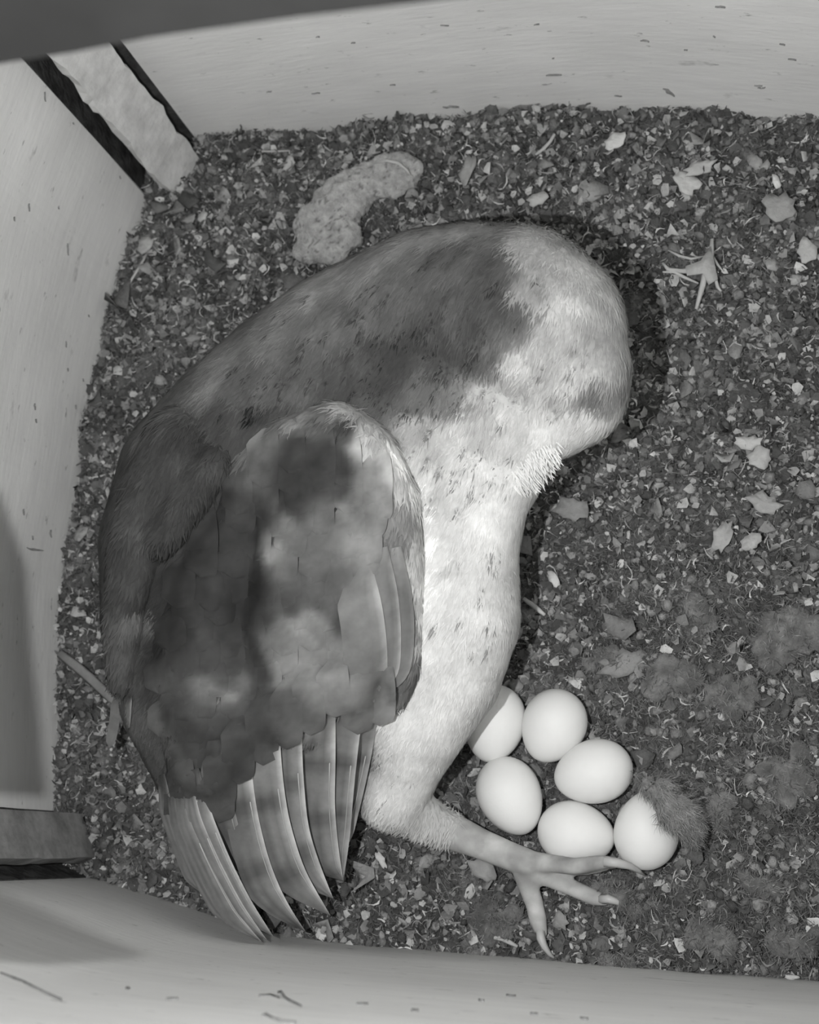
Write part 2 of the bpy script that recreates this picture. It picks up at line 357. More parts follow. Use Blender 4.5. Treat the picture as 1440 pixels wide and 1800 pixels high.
def crumbs(P, rmin, rmax):
    bm = bmesh.new(); bmesh.ops.create_icosphere(bm, subdivisions=1, radius=1); U = np.array([v.co[:] for v in bm.verts]); T = np.array([[v.index for v in f.verts] for f in bm.faces]); bm.free()
    n = len(P); m = len(U); Z = height(P[:, 0], P[:, 1])+fine(P[:, 0], P[:, 1]); r = rmin*(rmax/rmin)**(rng.random(n)**1.7)
    sc = rng.uniform(.5, 1.3, (n, 1, 3)); j = rng.uniform(.65, 1.2, (n, m, 1)); a = rng.uniform(0, 6.28, n); Vv = U[None]*sc*j*r[:, None, None]
    x = Vv[..., 0]*np.cos(a)[:, None]-Vv[..., 1]*np.sin(a)[:, None]; y = Vv[..., 0]*np.sin(a)[:, None]+Vv[..., 1]*np.cos(a)[:, None]
    Vv = np.stack([x+P[:, 0, None], y+P[:, 1, None], Vv[..., 2]+(Z+r*.3)[:, None]], -1).reshape(-1, 3)
    return Vv, (T[None]+(np.arange(n)*m)[:, None, None]).reshape(-1, 3), m
P = scatter(17000); V, Fc, k = crumbs(P, .0008, .0036); o = mesh_obj('crumbs', V, Fc, M_soil, litter, col=tone(len(P), k, .07, .32, 1.7)); tag(o, kind='stuff')
P = scatter(13000); V, Fc, k = fibres(P, .002, .011, .00042, tilt=.6, curl=2.0); o = mesh_obj('fibres', V, Fc, M_chip, litter, col=tone(len(P), k, .08, .62, 2.6)); tag(o, kind='stuff')
# short felt in the soft part of the nest cup
P = scatter(150000); P = P[rng.random(len(P)) < .22+.78*softness(P)**0.7]
V, Fc, k = fibres(P, .003, .008, .00018, tilt=.9, lift=.0015, curl=1.5); o = mesh_obj('felted_fur', V, Fc, M_fuzz, litter, col=tone(len(P), k, .08, .24, 1.4)); tag(o, kind='stuff')
# larger flakes, one mesh each
P = scatter(270); P = P[rng.random(len(P)) > 0.5*softness(P)]
for i in range(len(P)):
    V, Fc, k = flakes(P[i:i+1], .0045, .0085, tilt=.45, lift=.003, elong=random.choice([1, 1, 1.4, .7]))
    V2 = V+np.array([0, 0, -.0009]); n = 7; rim = [[1+q, 1+(q+1) % 6, n+1+(q+1) % 6, n+1+q] for q in range(6)]
    Fl = Fc.tolist()+[[a+n for a in f[::-1]] for f in Fc.tolist()]+[r[::-1] for r in rim]
    mesh_obj('flake', np.vstack([V, V2]), Fl, M_chip, litter, col=np.full(14, random.choice([.10, .14, .18, .24, .32])))

# ------------------------------------------------------------------ lumpy clods, pellet, flakes
def blob_mesh(balls, voxel=0.0016, iters=8, foot=None):
    bm = bmesh.new()
    for c, r in balls:
        rr = r if hasattr(r, '__len__') else (r, r, r)
        bmesh.ops.create_icosphere(bm, subdivisions=3, radius=1, matrix=Matrix.Translation(c) @ Matrix.Diagonal((*rr, 1)))
    me = bpy.data.meshes.new('tmp'); bm.to_mesh(me); bm.free()
    o = bpy.data.objects.new('tmp', me); C.objects.link(o); m = o.modifiers.new('r', 'REMESH'); m.mode = 'VOXEL'; m.voxel_size = voxel
    dg = bpy.context.evaluated_depsgraph_get(); ev = o.evaluated_get(dg); me2 = ev.to_mesh()
    V = np.empty(len(me2.vertices)*3); me2.vertices.foreach_get('co', V); V = V.reshape(-1, 3)
    Fc = [list(p.vertices) for p in me2.polygons]; E_ = np.empty(len(me2.edges)*2, dtype=np.int64); me2.edges.foreach_get('vertices', E_); E_ = E_.reshape(-1, 2)
    ev.to_mesh_clear(); bpy.data.objects.remove(o); bpy.data.meshes.remove(me)
    deg = np.bincount(E_.ravel(), minlength=len(V))[:, None].clip(1)
    lam = np.full((len(V), 1), 0.6)
    if foot is not None: lam = foot(V)[:, None]*0.6
    for _ in range(iters):
        acc = np.zeros_like(V)
        for k in range(3):
            acc[:, k] = np.bincount(E_[:, 0], V[E_[:, 1], k], len(V))+np.bincount(E_[:, 1], V[E_[:, 0], k], len(V))
        V = V+lam*(acc/deg-V)
    return V, Fc
def vnormals(V, Fc):
    Fa = np.array([f for f in Fc if len(f) == 4]); n = np.cross(V[Fa[:, 2]]-V[Fa[:, 0]], V[Fa[:, 3]]-V[Fa[:, 1]]); N_ = np.zeros_like(V)
    for k in range(4): np.add.at(N_, Fa[:, k], n)
    return N_/np.linalg.norm(N_, axis=1)[:, None].clip(1e-12)
def rough(V, Nn, amp, sc):
    a = fbm(V[:, 0]*sc+V[:, 2]*sc*.7, V[:, 1]*sc-V[:, 2]*sc*.6, 4)-0.45
    return V+Nn*(a*amp)[:, None]
def fuzz_on(name, V, Fc, Nn, n, L, w, mat_, parent, colf, flow=None, lift=0.35, region=None, bn=True):
    Fa = np.array([f for f in Fc if len(f) == 4]); idx = rng.integers(0, len(Fa), n); k = rng.random((n, 2))
    q = Fa[idx]; p = (V[q[:, 0]]*(1-k[:, :1])*(1-k[:, 1:])+V[q[:, 1]]*k[:, :1]*(1-k[:, 1:])+V[q[:, 2]]*k[:, :1]*k[:, 1:]+V[q[:, 3]]*(1-k[:, :1])*k[:, 1:])
    m = Nn[q[:, 0]]
    if region is not None:
        keep = region(p); p = p[keep]; m = m[keep]; q = q[keep]; n = len(p)
    d = rng.normal(0, 1, (n, 3)) if flow is None else flow(p)+rng.normal(0, .22, (n, 3))
    d -= m*(d*m).sum(1)[:, None]; d /= np.linalg.norm(d, axis=1)[:, None].clip(1e-9); LL = L*rng.uniform(.6, 1.3, n)[:, None] if not callable(L) else L(p)[:, None]*rng.uniform(.6, 1.3, (n, 1))
    s = np.cross(m, d); ww = w*rng.uniform(.6, 1.3, (n, 1)); mid = p+d*LL*.5+m*LL*lift*.42; tip = p+d*LL+m*LL*lift*.5
    VV = np.stack([p-s*ww-m*.0005, p+s*ww-m*.0005, mid+s*ww*.8, mid-s*ww*.8, tip], 1).reshape(-1, 3); o_ = (np.arange(n)*5)
    Ff = [[a+3, a+2, a+1, a] for a in o_.tolist()]+[[a+4, a+2, a+3] for a in o_.tolist()]
    c = colf(p, q[:, 0]); c = np.repeat(c*rng.uniform(.9, 1.1, n), 5)
    ob = mesh_obj(name, VV, Ff, mat_, parent, col=c, normals=np.repeat(m, 5, 0) if bn else None); return ob

# furry clods lying in the litter
clods = [(1180, 1190, 60, 34), (1290, 1222, 50, 38), (1392, 1115, 58, 62), (1060, 1165, 62, 24), (1275, 1425, 26, 48), (1390, 1370, 50, 50), (1340, 1560, 46, 40), (1205, 1470, 22, 24), (1255, 1650, 42, 34), (1130, 1590, 44, 28), (1400, 1640, 44, 40), (1090, 1700, 40, 20), (1300, 1330, 30, 20), (1230, 1080, 34, 44), (880, 1620, 50, 36), (1080, 1560, 40, 26)]
for i, (x, y, a, b_) in enumerate(clods):
    p = on_litter(x, y, .003); s = dep(x, y)/F; R = random.uniform(-.6, .6)
    balls = [(p+Vector((random.uniform(-.6, .6)*a*s, random.uniform(-.6, .6)*b_*s, random.uniform(-.002, .002))), (a*s*random.uniform(.4, .6), b_*s*random.uniform(.4, .6), min(a, b_)*s*random.uniform(.35, .5))) for _ in range(7)]
    V, Fc = blob_mesh(balls, .0022, 4); Nn = vnormals(V, Fc); V = rough(V, Nn, .017, 150)
    c = .04+.22*fbm(V[:, 0]*180, V[:, 1]*180, 3)
    o = mesh_obj('clod', V, Fc, M_fuzz, litter, col=c)
    f = fuzz_on('fur', V, Fc, Nn, 600, .0035, .00020, M_fuzz, o, lambda p, q: rng.uniform(.05, .26, len(p)), lift=1.1, bn=False); tag(f, kind='stuff')

# regurgitated pellet, above the owl's back
def lump(name, balls, label, cat, amp, sc, base, var, voxel=.0014, it=6, fz=0, group=None):
    V, Fc = blob_mesh(balls, voxel, it); Nn = vnormals(V, Fc); V = rough(V, Nn, amp, sc); Nn = vnormals(V, Fc)
    c = base+var*(fbm(V[:, 0]*240, V[:, 1]*240+V[:, 2]*200, 4)-.45)*2
    crack = fbm(V[:, 0]*120+40, V[:, 1]*120, 3); c = np.where(np.abs(crack-.44) < .012, c*.45, c)
    o = mesh_obj(name, V, Fc, M_fuzz, col=c); tag(o, label, cat, group)
    if fz: f = fuzz_on('fur', V, Fc, Nn, fz, .003, .00013, M_fuzz, o, lambda p, q: rng.uniform(base*.6, base*1.3, len(p)), lift=1.0, bn=False); tag(f, kind='stuff')
    return o
def B(x, y, z, r, sq=1.0): s = dep(x, y, z)/F; return (at(x, y, z), (r*s, r*s, r*s*sq))
pel = []
for x, y, r in [(565, 400, 50), (590, 370, 52), (610, 345, 46), (640, 322, 40), (672, 312, 36), (700, 303, 36), (718, 298, 28), (690, 330, 26), (600, 415, 40), (552, 435, 34), (530, 440, 22), (590, 440, 26)]: pel.append(B(x, y, .016, r, .55))
o = lump('owl_pellet', pel, 'large pale grey regurgitated pellet lying beyond the owl\'s back near the corner', 'pellet', .009, 130, .36, .10, fz=900)
pts = [(655, 287), (680, 282), (700, 286), (716, 300), (722, 308)]
def strip(name, P, w, th, m, parent=None, taper=(0.5, 1, 1, 1, 0.2), side=None):
    V = []; Fc = []; n = len(P)
    for i, p in enumerate(P):
        t = (P[min(i+1, n-1)]-P[max(i-1, 0)]).normalized(); s = t.cross(Vector((0, 0, 1))).normalized(); u = s.cross(t)
        k = taper[int(round(i*(len(taper)-1)/(n-1)))]
        for a in range(6): A_ = a*math.pi/3; V.append(p+s*math.cos(A_)*w*k+u*math.sin(A_)*th*k)
    for i in range(n-1):
        for a in range(6): b_ = (a+1) % 6; Fc.append([i*6+a, i*6+b_, (i+1)*6+b_, (i+1)*6+a])
    Fc += [list(range(6))[::-1], [(n-1)*6+a for a in range(6)]]
    return mesh_obj(name, V, Fc, m, parent)
strip('quill', [at(x, y, .030-.002*abs(i-1.5)) for i, (x, y) in enumerate(pts)], .0009, .0005, M_straw, o)

# pale flakes that stand out in the litter
def big_flake(x, y, a, b_, ang, tone_, label, cat='wood chip', name='wood_chip', curl=.4, n=16, jag=.26):
    p = on_litter(x, y, .0075); s = dep(x, y)/F; u = Vector((math.cos(ang), math.sin(ang), random.uniform(-.2, .2))).normalized(); v = Vector((0, 0, 1)).cross(u).normalized(); w = u.cross(v)
    top = [p+w*.0010]; rim = []; rim2 = []
    for k in range(n):
        t = 2*math.pi*k/n; r = 1+random.uniform(-jag, jag); q = p+u*(a*s*r*math.cos(t))+v*(b_*s*r*math.sin(t)); q = q+w*(curl*a*s*(math.cos(t)*r)**2*.5); rim.append(q); rim2.append(q-w*.0009)
    mid = [p*.5+q*.5+w*.0002*random.uniform(-2, 4) for q in rim]
    V = top+mid+rim+rim2+[p-w*.0012]; Fc = []
    for k in range(n):
        k2 = (k+1) % n; Fc += [[0, 1+k, 1+k2], [1+k, 1+n+k, 1+n+k2, 1+k2], [1+n+k, 1+2*n+k, 1+2*n+k2, 1+n+k2], [1+2*n+k, 3*n+1, 1+2*n+k2]]
    o = mesh_obj(name, V, Fc, M_bone, col=np.full(len(V), tone_)); tag(o, label, cat); return o
big_flake(1082, 248, 18, 17, .2, .58, 'brightest rounded pale flake near the back wall, right of the owl\'s head', 'flake', 'pale_flake', .2)
big_flake(1205, 318, 20, 28, .6, .48, 'long white papery flake upper right, above the dry root tuft', 'flake', 'pale_flake', .5)
big_flake(1232, 295, 26, 13, .3, .42, 'flat grey-white flake touching the top of the long papery flake', 'flake', 'pale_flake', .3)
big_flake(1372, 365, 26, 28, .4, .30, 'round mottled bark disc near the upper right edge', 'flake', 'bark_disc', .3)
big_flake(1418, 440, 14, 24, .1, .42, 'pale upright flake at the right edge, below the bark disc', 'flake', 'pale_flake', .3)
big_flake(1365, 318, 7, 13, .2, .60, 'small bright white chip above the round bark disc', 'flake', 'pale_flake', .4)
big_flake(256, 430, 17, 15, .1, .36, 'pale rounded double flake beside the left wall below the corner post', 'flake', 'pale_flake', .2)
big_flake(356, 380, 9, 9, .1, .42, 'small round pale seed-like disc below the corner post', 'flake', 'pale_flake', .3)
big_flake(333, 385, 14, 8, .1, .26, 'small grey flake left of the pale seed-like disc', 'flake', 'pale_flake', .3)
big_flake(508, 288, 15, 9, -2.1, .42, 'pale torn flake between the corner post and the pellet', 'flake', 'pale_flake', .6)
big_flake(340, 594, 15, 6, .05, .25, 'small flat grey chip above the owl\'s upper back', 'wood chip', 'wood_chip', .1)
big_flake(1315, 778, 22, 13, -.2, .45, 'curled pale flake right of the owl\'s cheek', 'flake', 'pale_flake', .9)
big_flake(1335, 805, 17, 20, 1.0, .38, 'grey-white folded flake just below the curled pale flake', 'flake', 'pale_flake', .6)
big_flake(1005, 895, 22, 30, 1.3, .22, 'grey curved bark flake just right of the owl\'s chin', 'flake', 'bark_flake', .7)
big_flake(1345, 885, 30, 18, -.5, .32, 'long pale shell-like flake on the right, halfway down', 'flake', 'pale_flake', .8)
big_flake(1272, 942, 14, 30, -.4, .34, 'bright curved flake left of two flakes on the right side', 'flake', 'pale_flake', .8)
big_flake(1320, 952, 17, 15, .3, .36, 'squarish pale flake right of the bright curved flake', 'flake', 'pale_flake', .4)
big_flake(973, 1017, 8, 16, .5, .55, 'white torn paper-like scrap right of the owl\'s belly', 'flake', 'pale_flake', .3)
big_flake(907, 1205, 12, 12, .4, .20, 'square grey flake above the gap between the two upper eggs', 'flake', 'bark_flake', .1)
big_flake(985, 1618, 13, 16, .2, .24, 'square grey flake between the owl\'s outstretched toes', 'flake', 'bark_flake', .1)
big_flake(1100, 1165, 46, 22, .15, .22, 'broad flat grey bark flake above the eggs', 'flake', 'bark_flake', .2)
big_flake(848, 1530, 26, 16, -.6, .28, 'pale grey crumpled flake under the owl\'s shank', 'flake', 'pale_flake', .3)
big_flake(670, 1512, 6, 16, .5, .55, 'small white sliver below the owl\'s thigh', 'flake', 'pale_flake', .3)
big_flake(1365, 1655, 18, 10, .1, .34, 'pale rectangular scrap lower right near the front wall', 'flake', 'pale_flake', .1)
big_flake(1392, 1718, 12, 5, .05, .52, 'small white sliver against the front wall at lower right', 'flake', 'pale_flake', .1)
big_flake(822, 300, 13, 26, -.3, .28, 'grey upright curled flake above the owl\'s nape', 'flake', 'bark_flake', .5)
big_flake(945, 350, 18, 12, .1, .42, 'pale folded flake just above the owl\'s crown', 'flake', 'pale_flake', .7)

# stalks and stems
def stem(name, pts, w, m, label, cat='stalk', th=None, lift=.006, lifts=None):
    P = [on_litter(x, y, lifts[i] if lifts else lift) for i, (x, y) in enumerate(pts)]
    o = strip(name, P, w, th or w*.6, m, taper=(.8, 1, 1, 1, .6)); tag(o, label, cat); return o
stem('flat_straw', [(104, 1148), (130, 1168), (158, 1192), (185, 1218), (205, 1238)], .0030, M_strawd, 'flat grey straw slanting from the left wall to the owl\'s wing', th=.0008, lift=.012)
stem('thin_stalk', [(258, 446), (246, 468), (232, 490), (225, 505)], .0010, M_straw, 'thin pale stalk standing against the left wall below the double flake')
stem('thin_stalk', [(975, 235), (968, 248), (955, 262), (942, 272)], .0012, M_straw, 'pale spoon-shaped stalk near the back wall above the owl\'s head')
stem('pale_stick', [(920, 1052), (936, 1063), (948, 1073), (958, 1081)], .0014, M_straw, 'short pale stick beside the owl\'s white belly')
stem('thin_stalk', [(868, 1648), (882, 1650), (895, 1656), (910, 1664)], .0013, M_straw, 'short curved white stalk left of the lowest claw by the front wall')
stem('thin_stalk', [(460, 266), (485, 266), (510, 265)], .0007, M_straw, 'fine straight stalk lying near the back wall left of the pellet')
# dry root tuft
def tuft():
    p = on_litter(1238, 478, .004); e = empty('dry_root_tuft', p); tag(e, 'pale forked dry root tuft in the litter at upper right', 'dry plant')
    for pts, w in [([(1252, 420), (1250, 450), (1240, 478), (1236, 500), (1224, 543)], .0018), ([(1245, 462), (1225, 470), (1200, 476), (1175, 474), (1165, 462)], .0013), ([(1243, 472), (1215, 478), (1190, 477), (1170, 470)], .0011),
                   ([(1240, 450), (1215, 455), (1195, 450), (1175, 440)], .0008), ([(1228, 498), (1205, 488), (1185, 478), (1165, 478)], .0010), ([(1250, 470), (1258, 490), (1262, 505), (1268, 512)], .0010), ([(1254, 450), (1262, 465), (1272, 478)], .0007)]:
        strip('root', [on_litter(x, y, .009) for x, y in pts], w, w*.6, M_straw, e, taper=(.5, 1, 1, 1, .5))
    V = [on_litter(x, y, .011) for x, y in [(1250, 432), (1232, 458), (1205, 468), (1208, 484), (1236, 480), (1246, 500), (1262, 490), (1256, 460)]]; c = sum(V, Vector())/8
    V2 = [v-Vector((0, 0, .0012)) for v in V]; n = 8
    mesh_obj('husk', V+V2+[c+Vector((0, 0, .001)), c-Vector((0, 0, .002))], [[i, (i+1) % n, 16] for i in range(n)]+[[n+(i+1) % n, n+i, 17] for i in range(n)]+[[i, n+i, n+(i+1) % n, (i+1) % n] for i in range(n)], M_bone, e, col=np.full(18, .36))
tuft()

# ------------------------------------------------------------------ eggs
def egg(x, y, a, b_, deg, z, label, point=0.10):
    # a: half length px, b_: half width px, deg: image angle of the pointed end (clockwise from right)
    bm = bmesh.new(); bmesh.ops.create_uvsphere(bm, u_segments=48, v_segments=32, radius=1)
    s = dep(x, y, z)/F
    for v in bm.verts:
        t = v.co.z; k = 1-point*t-0.03*t*t; v.co = Vector((v.co.x*b_*s*k, v.co.y*b_*s*k, t*a*s))
    me = bpy.data.meshes.new('egg'); bm.to_mesh(me); bm.free(); me.polygons.foreach_set('use_smooth', [True]*len(me.polygons)); me.materials.append(M_egg)
    o = bpy.data.objects.new('egg', me); C.objects.link(o); p = at(x, y, z)
    th = math.radians(deg); q = at(x+30*math.cos(th), y+30*math.sin(th), z); o.location = p
    o.rotation_euler = (q-p).to_track_quat('Z', 'Y').to_euler(); tag(o, label, 'egg', 'clutch of six eggs'); return o
egg(869, 1272, 68, 54, 100, .014, 'white egg partly hidden under the owl\'s belly')
egg(973, 1276, 66, 56, 115, .014, 'white egg at the top of the clutch, right of the half-hidden one')
egg(1043, 1357, 70, 55, 165, .014, 'white egg lying sideways in the middle right of the clutch')
egg(897, 1399, 70, 56, 65, .014, 'white egg at the lower left of the clutch nearest the shank')
egg(1013, 1465, 68, 55, 10, .012, 'white egg at the bottom of the clutch, behind the longest toe')
egg(1138, 1458, 70, 56, -75, .014, 'rightmost white egg, with a grey downy tuft lying on it')

# downy tuft on the right egg
def downy():
    P = [at(x, y, z) for x, y, z in [(1118, 1362, .024), (1140, 1376, .031), (1165, 1395, .036), (1190, 1420, .036), (1208, 1445, .031), (1214, 1468, .026)]]
    balls = []
    for p, r in zip(P, [6, 16, 27, 33, 28, 12]):
        for _ in range(4): balls.append((p+Vector((random.uniform(-.3, .3), random.uniform(-.3, .3), random.uniform(-.1, .1)))*r*.00026, (r*.00021, r*.00021, .0026)))
    V, Fc = blob_mesh(balls, .0009, 3); Nn = vnormals(V, Fc); V = rough(V, Nn, .006, 300)
    o = mesh_obj('downy_tuft', V, Fc, M_fuzz, col=.17+.10*fbm(V[:, 0]*500, V[:, 1]*500, 3)); tag(o, 'grey downy fur tuft draped over the rightmost egg', 'fur tuft')
    dirn = (P[-1]-P[0]).normalized()
    f = fuzz_on('fur', V, Fc, Nn, 3500, .006, .00014, M_fuzz, o, lambda p, q: rng.uniform(.16, .32, len(p)), flow=lambda p: np.tile(np.array(dirn), (len(p), 1))+rng.normal(0, .4, (len(p), 3)), lift=.8); tag(f, kind='stuff')
downy()

# ------------------------------------------------------------------ the owl
BODY = [  # px, py, z, radius px
    [(945, 585, .135, 158), (905, 560, .135, 166), (830, 545, .135, 153), (760, 552, .130, 152), (690, 585, .125, 152), (610, 635, .12, 160), (530, 700, .115, 166), (450, 775, .11, 170), (385, 860, .10, 180), (362, 960, .095, 185), (368, 1080, .085, 188), (395, 1200, .08, 185), (425, 1300, .07, 165), (430, 1370, .06, 120)],
    [(985, 650, .13, 126), (999, 682, .125, 109), (960, 700, .12, 112)],
    [(905, 690, .12, 128), (855, 770, .105, 130), (812, 860, .10, 122), (788, 960, .09, 126), (788, 1080, .08, 129), (770, 1170, .07, 118), (738, 1250, .065, 98), (712, 1330, .055, 74), (690, 1400, .045, 62)],
    [(820, 640, .12, 150), (740, 720, .11, 150), (680, 820, .105, 155), (620, 930, .10, 165), (590, 1060, .09, 170), (570, 1180, .08, 150), (550, 1270, .07, 110)],
    [(690, 1400, .045, 60), (730, 1430, .036, 44), (780, 1455, .030, 34), (840, 1481, .026, 27), (895, 1504, .023, 25), (925, 1515, .021, 24)],
    [(640, 1200, .05, 90), (640, 1290, .03, 45), (660, 1370, .012, 30)],           # the other leg, tucked under
]
TOES = [
    [(925, 1515, .019, 21), (965, 1517, .020, 16), (1010, 1523, .026, 15), (1055, 1516, .028, 13), (1070, 1515, .027, 11)],
    [(925, 1530, .017, 22), (965, 1542, .013, 17), (1005, 1560, .010, 15), (1045, 1578, .009, 14), (1062, 1582, .008, 11)],
    [(920, 1525, .018, 22), (930, 1560, .014, 18), (940, 1590, .011, 16), (946, 1618, .010, 16), (952, 1640, .008, 11)],
    [(945, 1520, .016, 16), (985, 1530, .012, 11), (1035, 1528, .013, 10), (1066, 1522, .013, 9)],
    [(660, 1370, .010, 26), (690, 1390, .006, 14), (715, 1395, .005, 11)],
    [(660, 1370, .010, 26), (640, 1400, .006, 14), (630, 1425, .005, 11)],
]
balls = []
for ch in BODY+TOES:
    for (a, b_) in zip(ch[:-1], ch[1:]):
        L = math.dist(a[:2], b_[:2]); n = max(2, int(L/(min(a[3], b_[3])*.28)))
        for k in range(n):
            t = k/n; x, y, z, r = [a[i]*(1-t)+b_[i]*t for i in range(4)]; balls.append((at(x, y, z), r*dep(x, y, z)/F))
    x, y, z, r = ch[-1]; balls.append((at(x, y, z), r*dep(x, y, z)/F))
FT = at(930, 1520, .018)
def footw(V):
    d = np.linalg.norm(V-np.array(FT), axis=1); return np.clip((d-.035)/.03, .06, 1)*np.clip((V[:, 2]-.0)/.03, .15, 1)
VB, FB = blob_mesh(balls, .0013, 34, footw); NB = vnormals(VB, FB)
owl = empty('barn_owl', at(600, 1150, 0.0)); tag(owl, 'barn owl crouched beside the eggs with its head bowed away from view', 'owl', None)
bvh = BVHTree.FromPolygons([tuple(v) for v in VB], FB)
CAM = Vector((0, 0, HC))
def hit(px, py, tree=None):
    v = np.array([px-720.0, py-900.0, F]); d = Vector((v@AX, v@AY, -(v@N))).normalized(); r = (tree or bvh).ray_cast(CAM, d)
    return (r[0], r[1]) if r[0] is not None else (None, None)
# plumage tones (feather colour of each body region, plus painted shade in the back folds)
TONE = [  # px, py, radius px, tone
    (950, 440, 50, .42), (800, 405, 60, .34), (700, 420, 50, .34), (560, 500, 50, .34), (640, 470, 50, .30), (780, 460, 60, .18), (870, 470, 50, .16), (860, 530, 45, .14), (760, 540, 60, .17), (680, 520, 60, .20), (610, 560, 50, .20),
    (700, 620, 60, .13), (790, 630, 60, .14), (620, 640, 60, .14), (540, 660, 50, .17), (560, 590, 40, .20), (470, 600, 40, .26), (440, 680, 50, .17), (380, 640, 40, .28), (330, 700, 40, .22), (400, 740, 40, .14), (270, 750, 40, .20),
    (740, 690, 40, .20), (800, 690, 40, .24), (870, 620, 45, .22), (900, 560, 40, .20), (940, 500, 40, .34), (990, 480, 50, .50), (1040, 540, 50, .48), (960, 580, 45, .46), (1010, 620, 50, .52), (1070, 610, 40, .52), (1040, 690, 38, .27), (1085, 680, 25, .34), (920, 660, 40, .50), (960, 700, 40, .58), (880, 690, 40, .46),
    (1050, 755, 40, .75), (980, 770, 50, .85), (900, 760, 50, .66), (830, 750, 50, .52), (780, 780, 40, .50), (730, 760, 30, .40), (860, 830, 50, .72), (930, 840, 50, .95), (790, 860, 50, .60), (880, 920, 50, .95), (800, 950, 50, .70), (870, 1020, 60, .85), (800, 1060, 50, .75), (870, 1120, 60, .85), (820, 1180, 60, .82), (780, 1250, 60, .84), (740, 1330, 60, .85), (700, 1400, 60, .85), (660, 1430, 30, .75),
    (760, 1440, 40, .62), (840, 1480, 40, .50), (920, 1515, 40, .42), (1000, 1530, 40, .44), (1050, 1570, 40, .46), (945, 1600, 40, .50),
    (300, 800, 50, .12), (735, 850, 12, 1.1), (748, 900, 12, 1.2), (756, 950, 12, 1.2), (762, 1000, 12, 1.2), (765, 1050, 12, 1.1), (785, 930, 18, .55), (792, 1000, 22, .58), (800, 1060, 24, .62), (762, 840, 20, .5), (432, 733, 20, .05), (400, 742, 18, .06), (455, 728, 12, .06), (350, 755, 14, .07), (240, 850, 50, .14), (200, 930, 40, .16), (230, 980, 40, .12), (190, 1050, 40, .14), (215, 1110, 30, .20), (255, 950, 25, .18), (215, 1180, 30, .16), (230, 1270, 40, .2), (262, 1080, 14, .26), (340, 760, 30, .11), (420, 800, 40, .12), (330, 900, 40, .12), (290, 1050, 30, .09), (300, 1150, 40, .10), (280, 1230, 30, .12), (340, 1000, 40, .08), (330, 1250, 40, .12),
    (640, 1480, 40, .6), (600, 1350, 60, .2), (450, 1400, 60, .15), (300, 1400, 60, .18)]
WT = [(520, 720, 40, .30), (600, 720, 35, .50), (660, 770, 35, .46), (700, 830, 30, .46), (560, 750, 35, .20), (540, 800, 40, .10), (590, 820, 40, .09), (610, 760, 25, .14), (480, 760, 35, .24), (450, 830, 35, .18), (520, 860, 40, .10), (600, 870, 30, .12), (650, 870, 40, .28), (690, 920, 40, .30), (640, 940, 40, .26), (730, 950, 20, .70), (690, 785, 14, 1.1), (706, 810, 15, 1.2), (722, 850, 15, 1.2), (735, 895, 15, 1.2), (746, 950, 15, 1.2), (753, 1010, 15, 1.2), (759, 1070, 14, 1.1), (762, 1130, 14, .85), (752, 1200, 14, .8), (730, 1250, 14, .7), (650, 740, 12, .6),
      (510, 920, 35, .22), (490, 970, 25, .34), (550, 960, 40, .20), (430, 930, 50, .10), (370, 980, 50, .09), (330, 1060, 50, .08), (420, 1060, 60, .08), (500, 1060, 30, .14), (560, 1040, 35, .16), (590, 1100, 30, .13), (550, 1100, 35, .30), (500, 1130, 35, .26), (620, 1060, 30, .20), (640, 1130, 40, .28), (570, 1160, 30, .26), (600, 1200, 35, .28), (650, 1200, 30, .25), (500, 1180, 30, .28),
      (300, 1130, 40, .09), (380, 1160, 50, .11), (450, 1150, 40, .12), (370, 1200, 30, .22), (410, 1210, 30, .24), (300, 1210, 30, .15), (470, 1250, 50, .14), (340, 1270, 50, .12), (290, 1300, 30, .20), (400, 1330, 60, .12), (520, 1290, 30, .26), (500, 1230, 25, .12), (560, 1290, 30, .24), (320, 1380, 50, .16), (400, 1420, 50, .18), (690, 1090, 30, .22), (710, 1200, 25, .22), (665, 1230, 20, .3), (470, 1350, 40, .2)]
def tonefield(T, tree, default=.2):
    P = []; c = []; r = []
    for x, y, rr, t in T:
        h, _ = hit(x, y, tree)
        if h is None: h = at(x, y, .05)
        P.append(tuple(h)); c.append(t); r.append(rr*.00024)
    P = np.array(P); c = np.array(c); r = np.array(r)
    def f(V):
        out = np.empty(len(V))
        for s in range(0, len(V), 20000):
            W_ = V[s:s+20000]; wob = np.stack([fbm(W_[:, 0]*60+k*9+W_[:, 2]*30, W_[:, 1]*60+W_[:, 2]*40, 3)-.45 for k in range(3)], 1)*.016
            d2 = ((W_[:, None]+wob[:, None]-P[None])**2).sum(-1); w = 1/(d2/(r*r)+.08)**2.3; out[s:s+20000] = (w*c).sum(1)/w.sum(1); out[s:s+20000] = np.where(out[s:s+20000] < .5, .43*(out[s:s+20000]/.5)**1.6, out[s:s+20000]*.77)*(1+.9*(fbm(W_[:, 0]*150+W_[:, 2]*80, W_[:, 1]*150-W_[:, 2]*60, 3)-.44)*(out[s:s+20000] < .6))
        return out
    return f
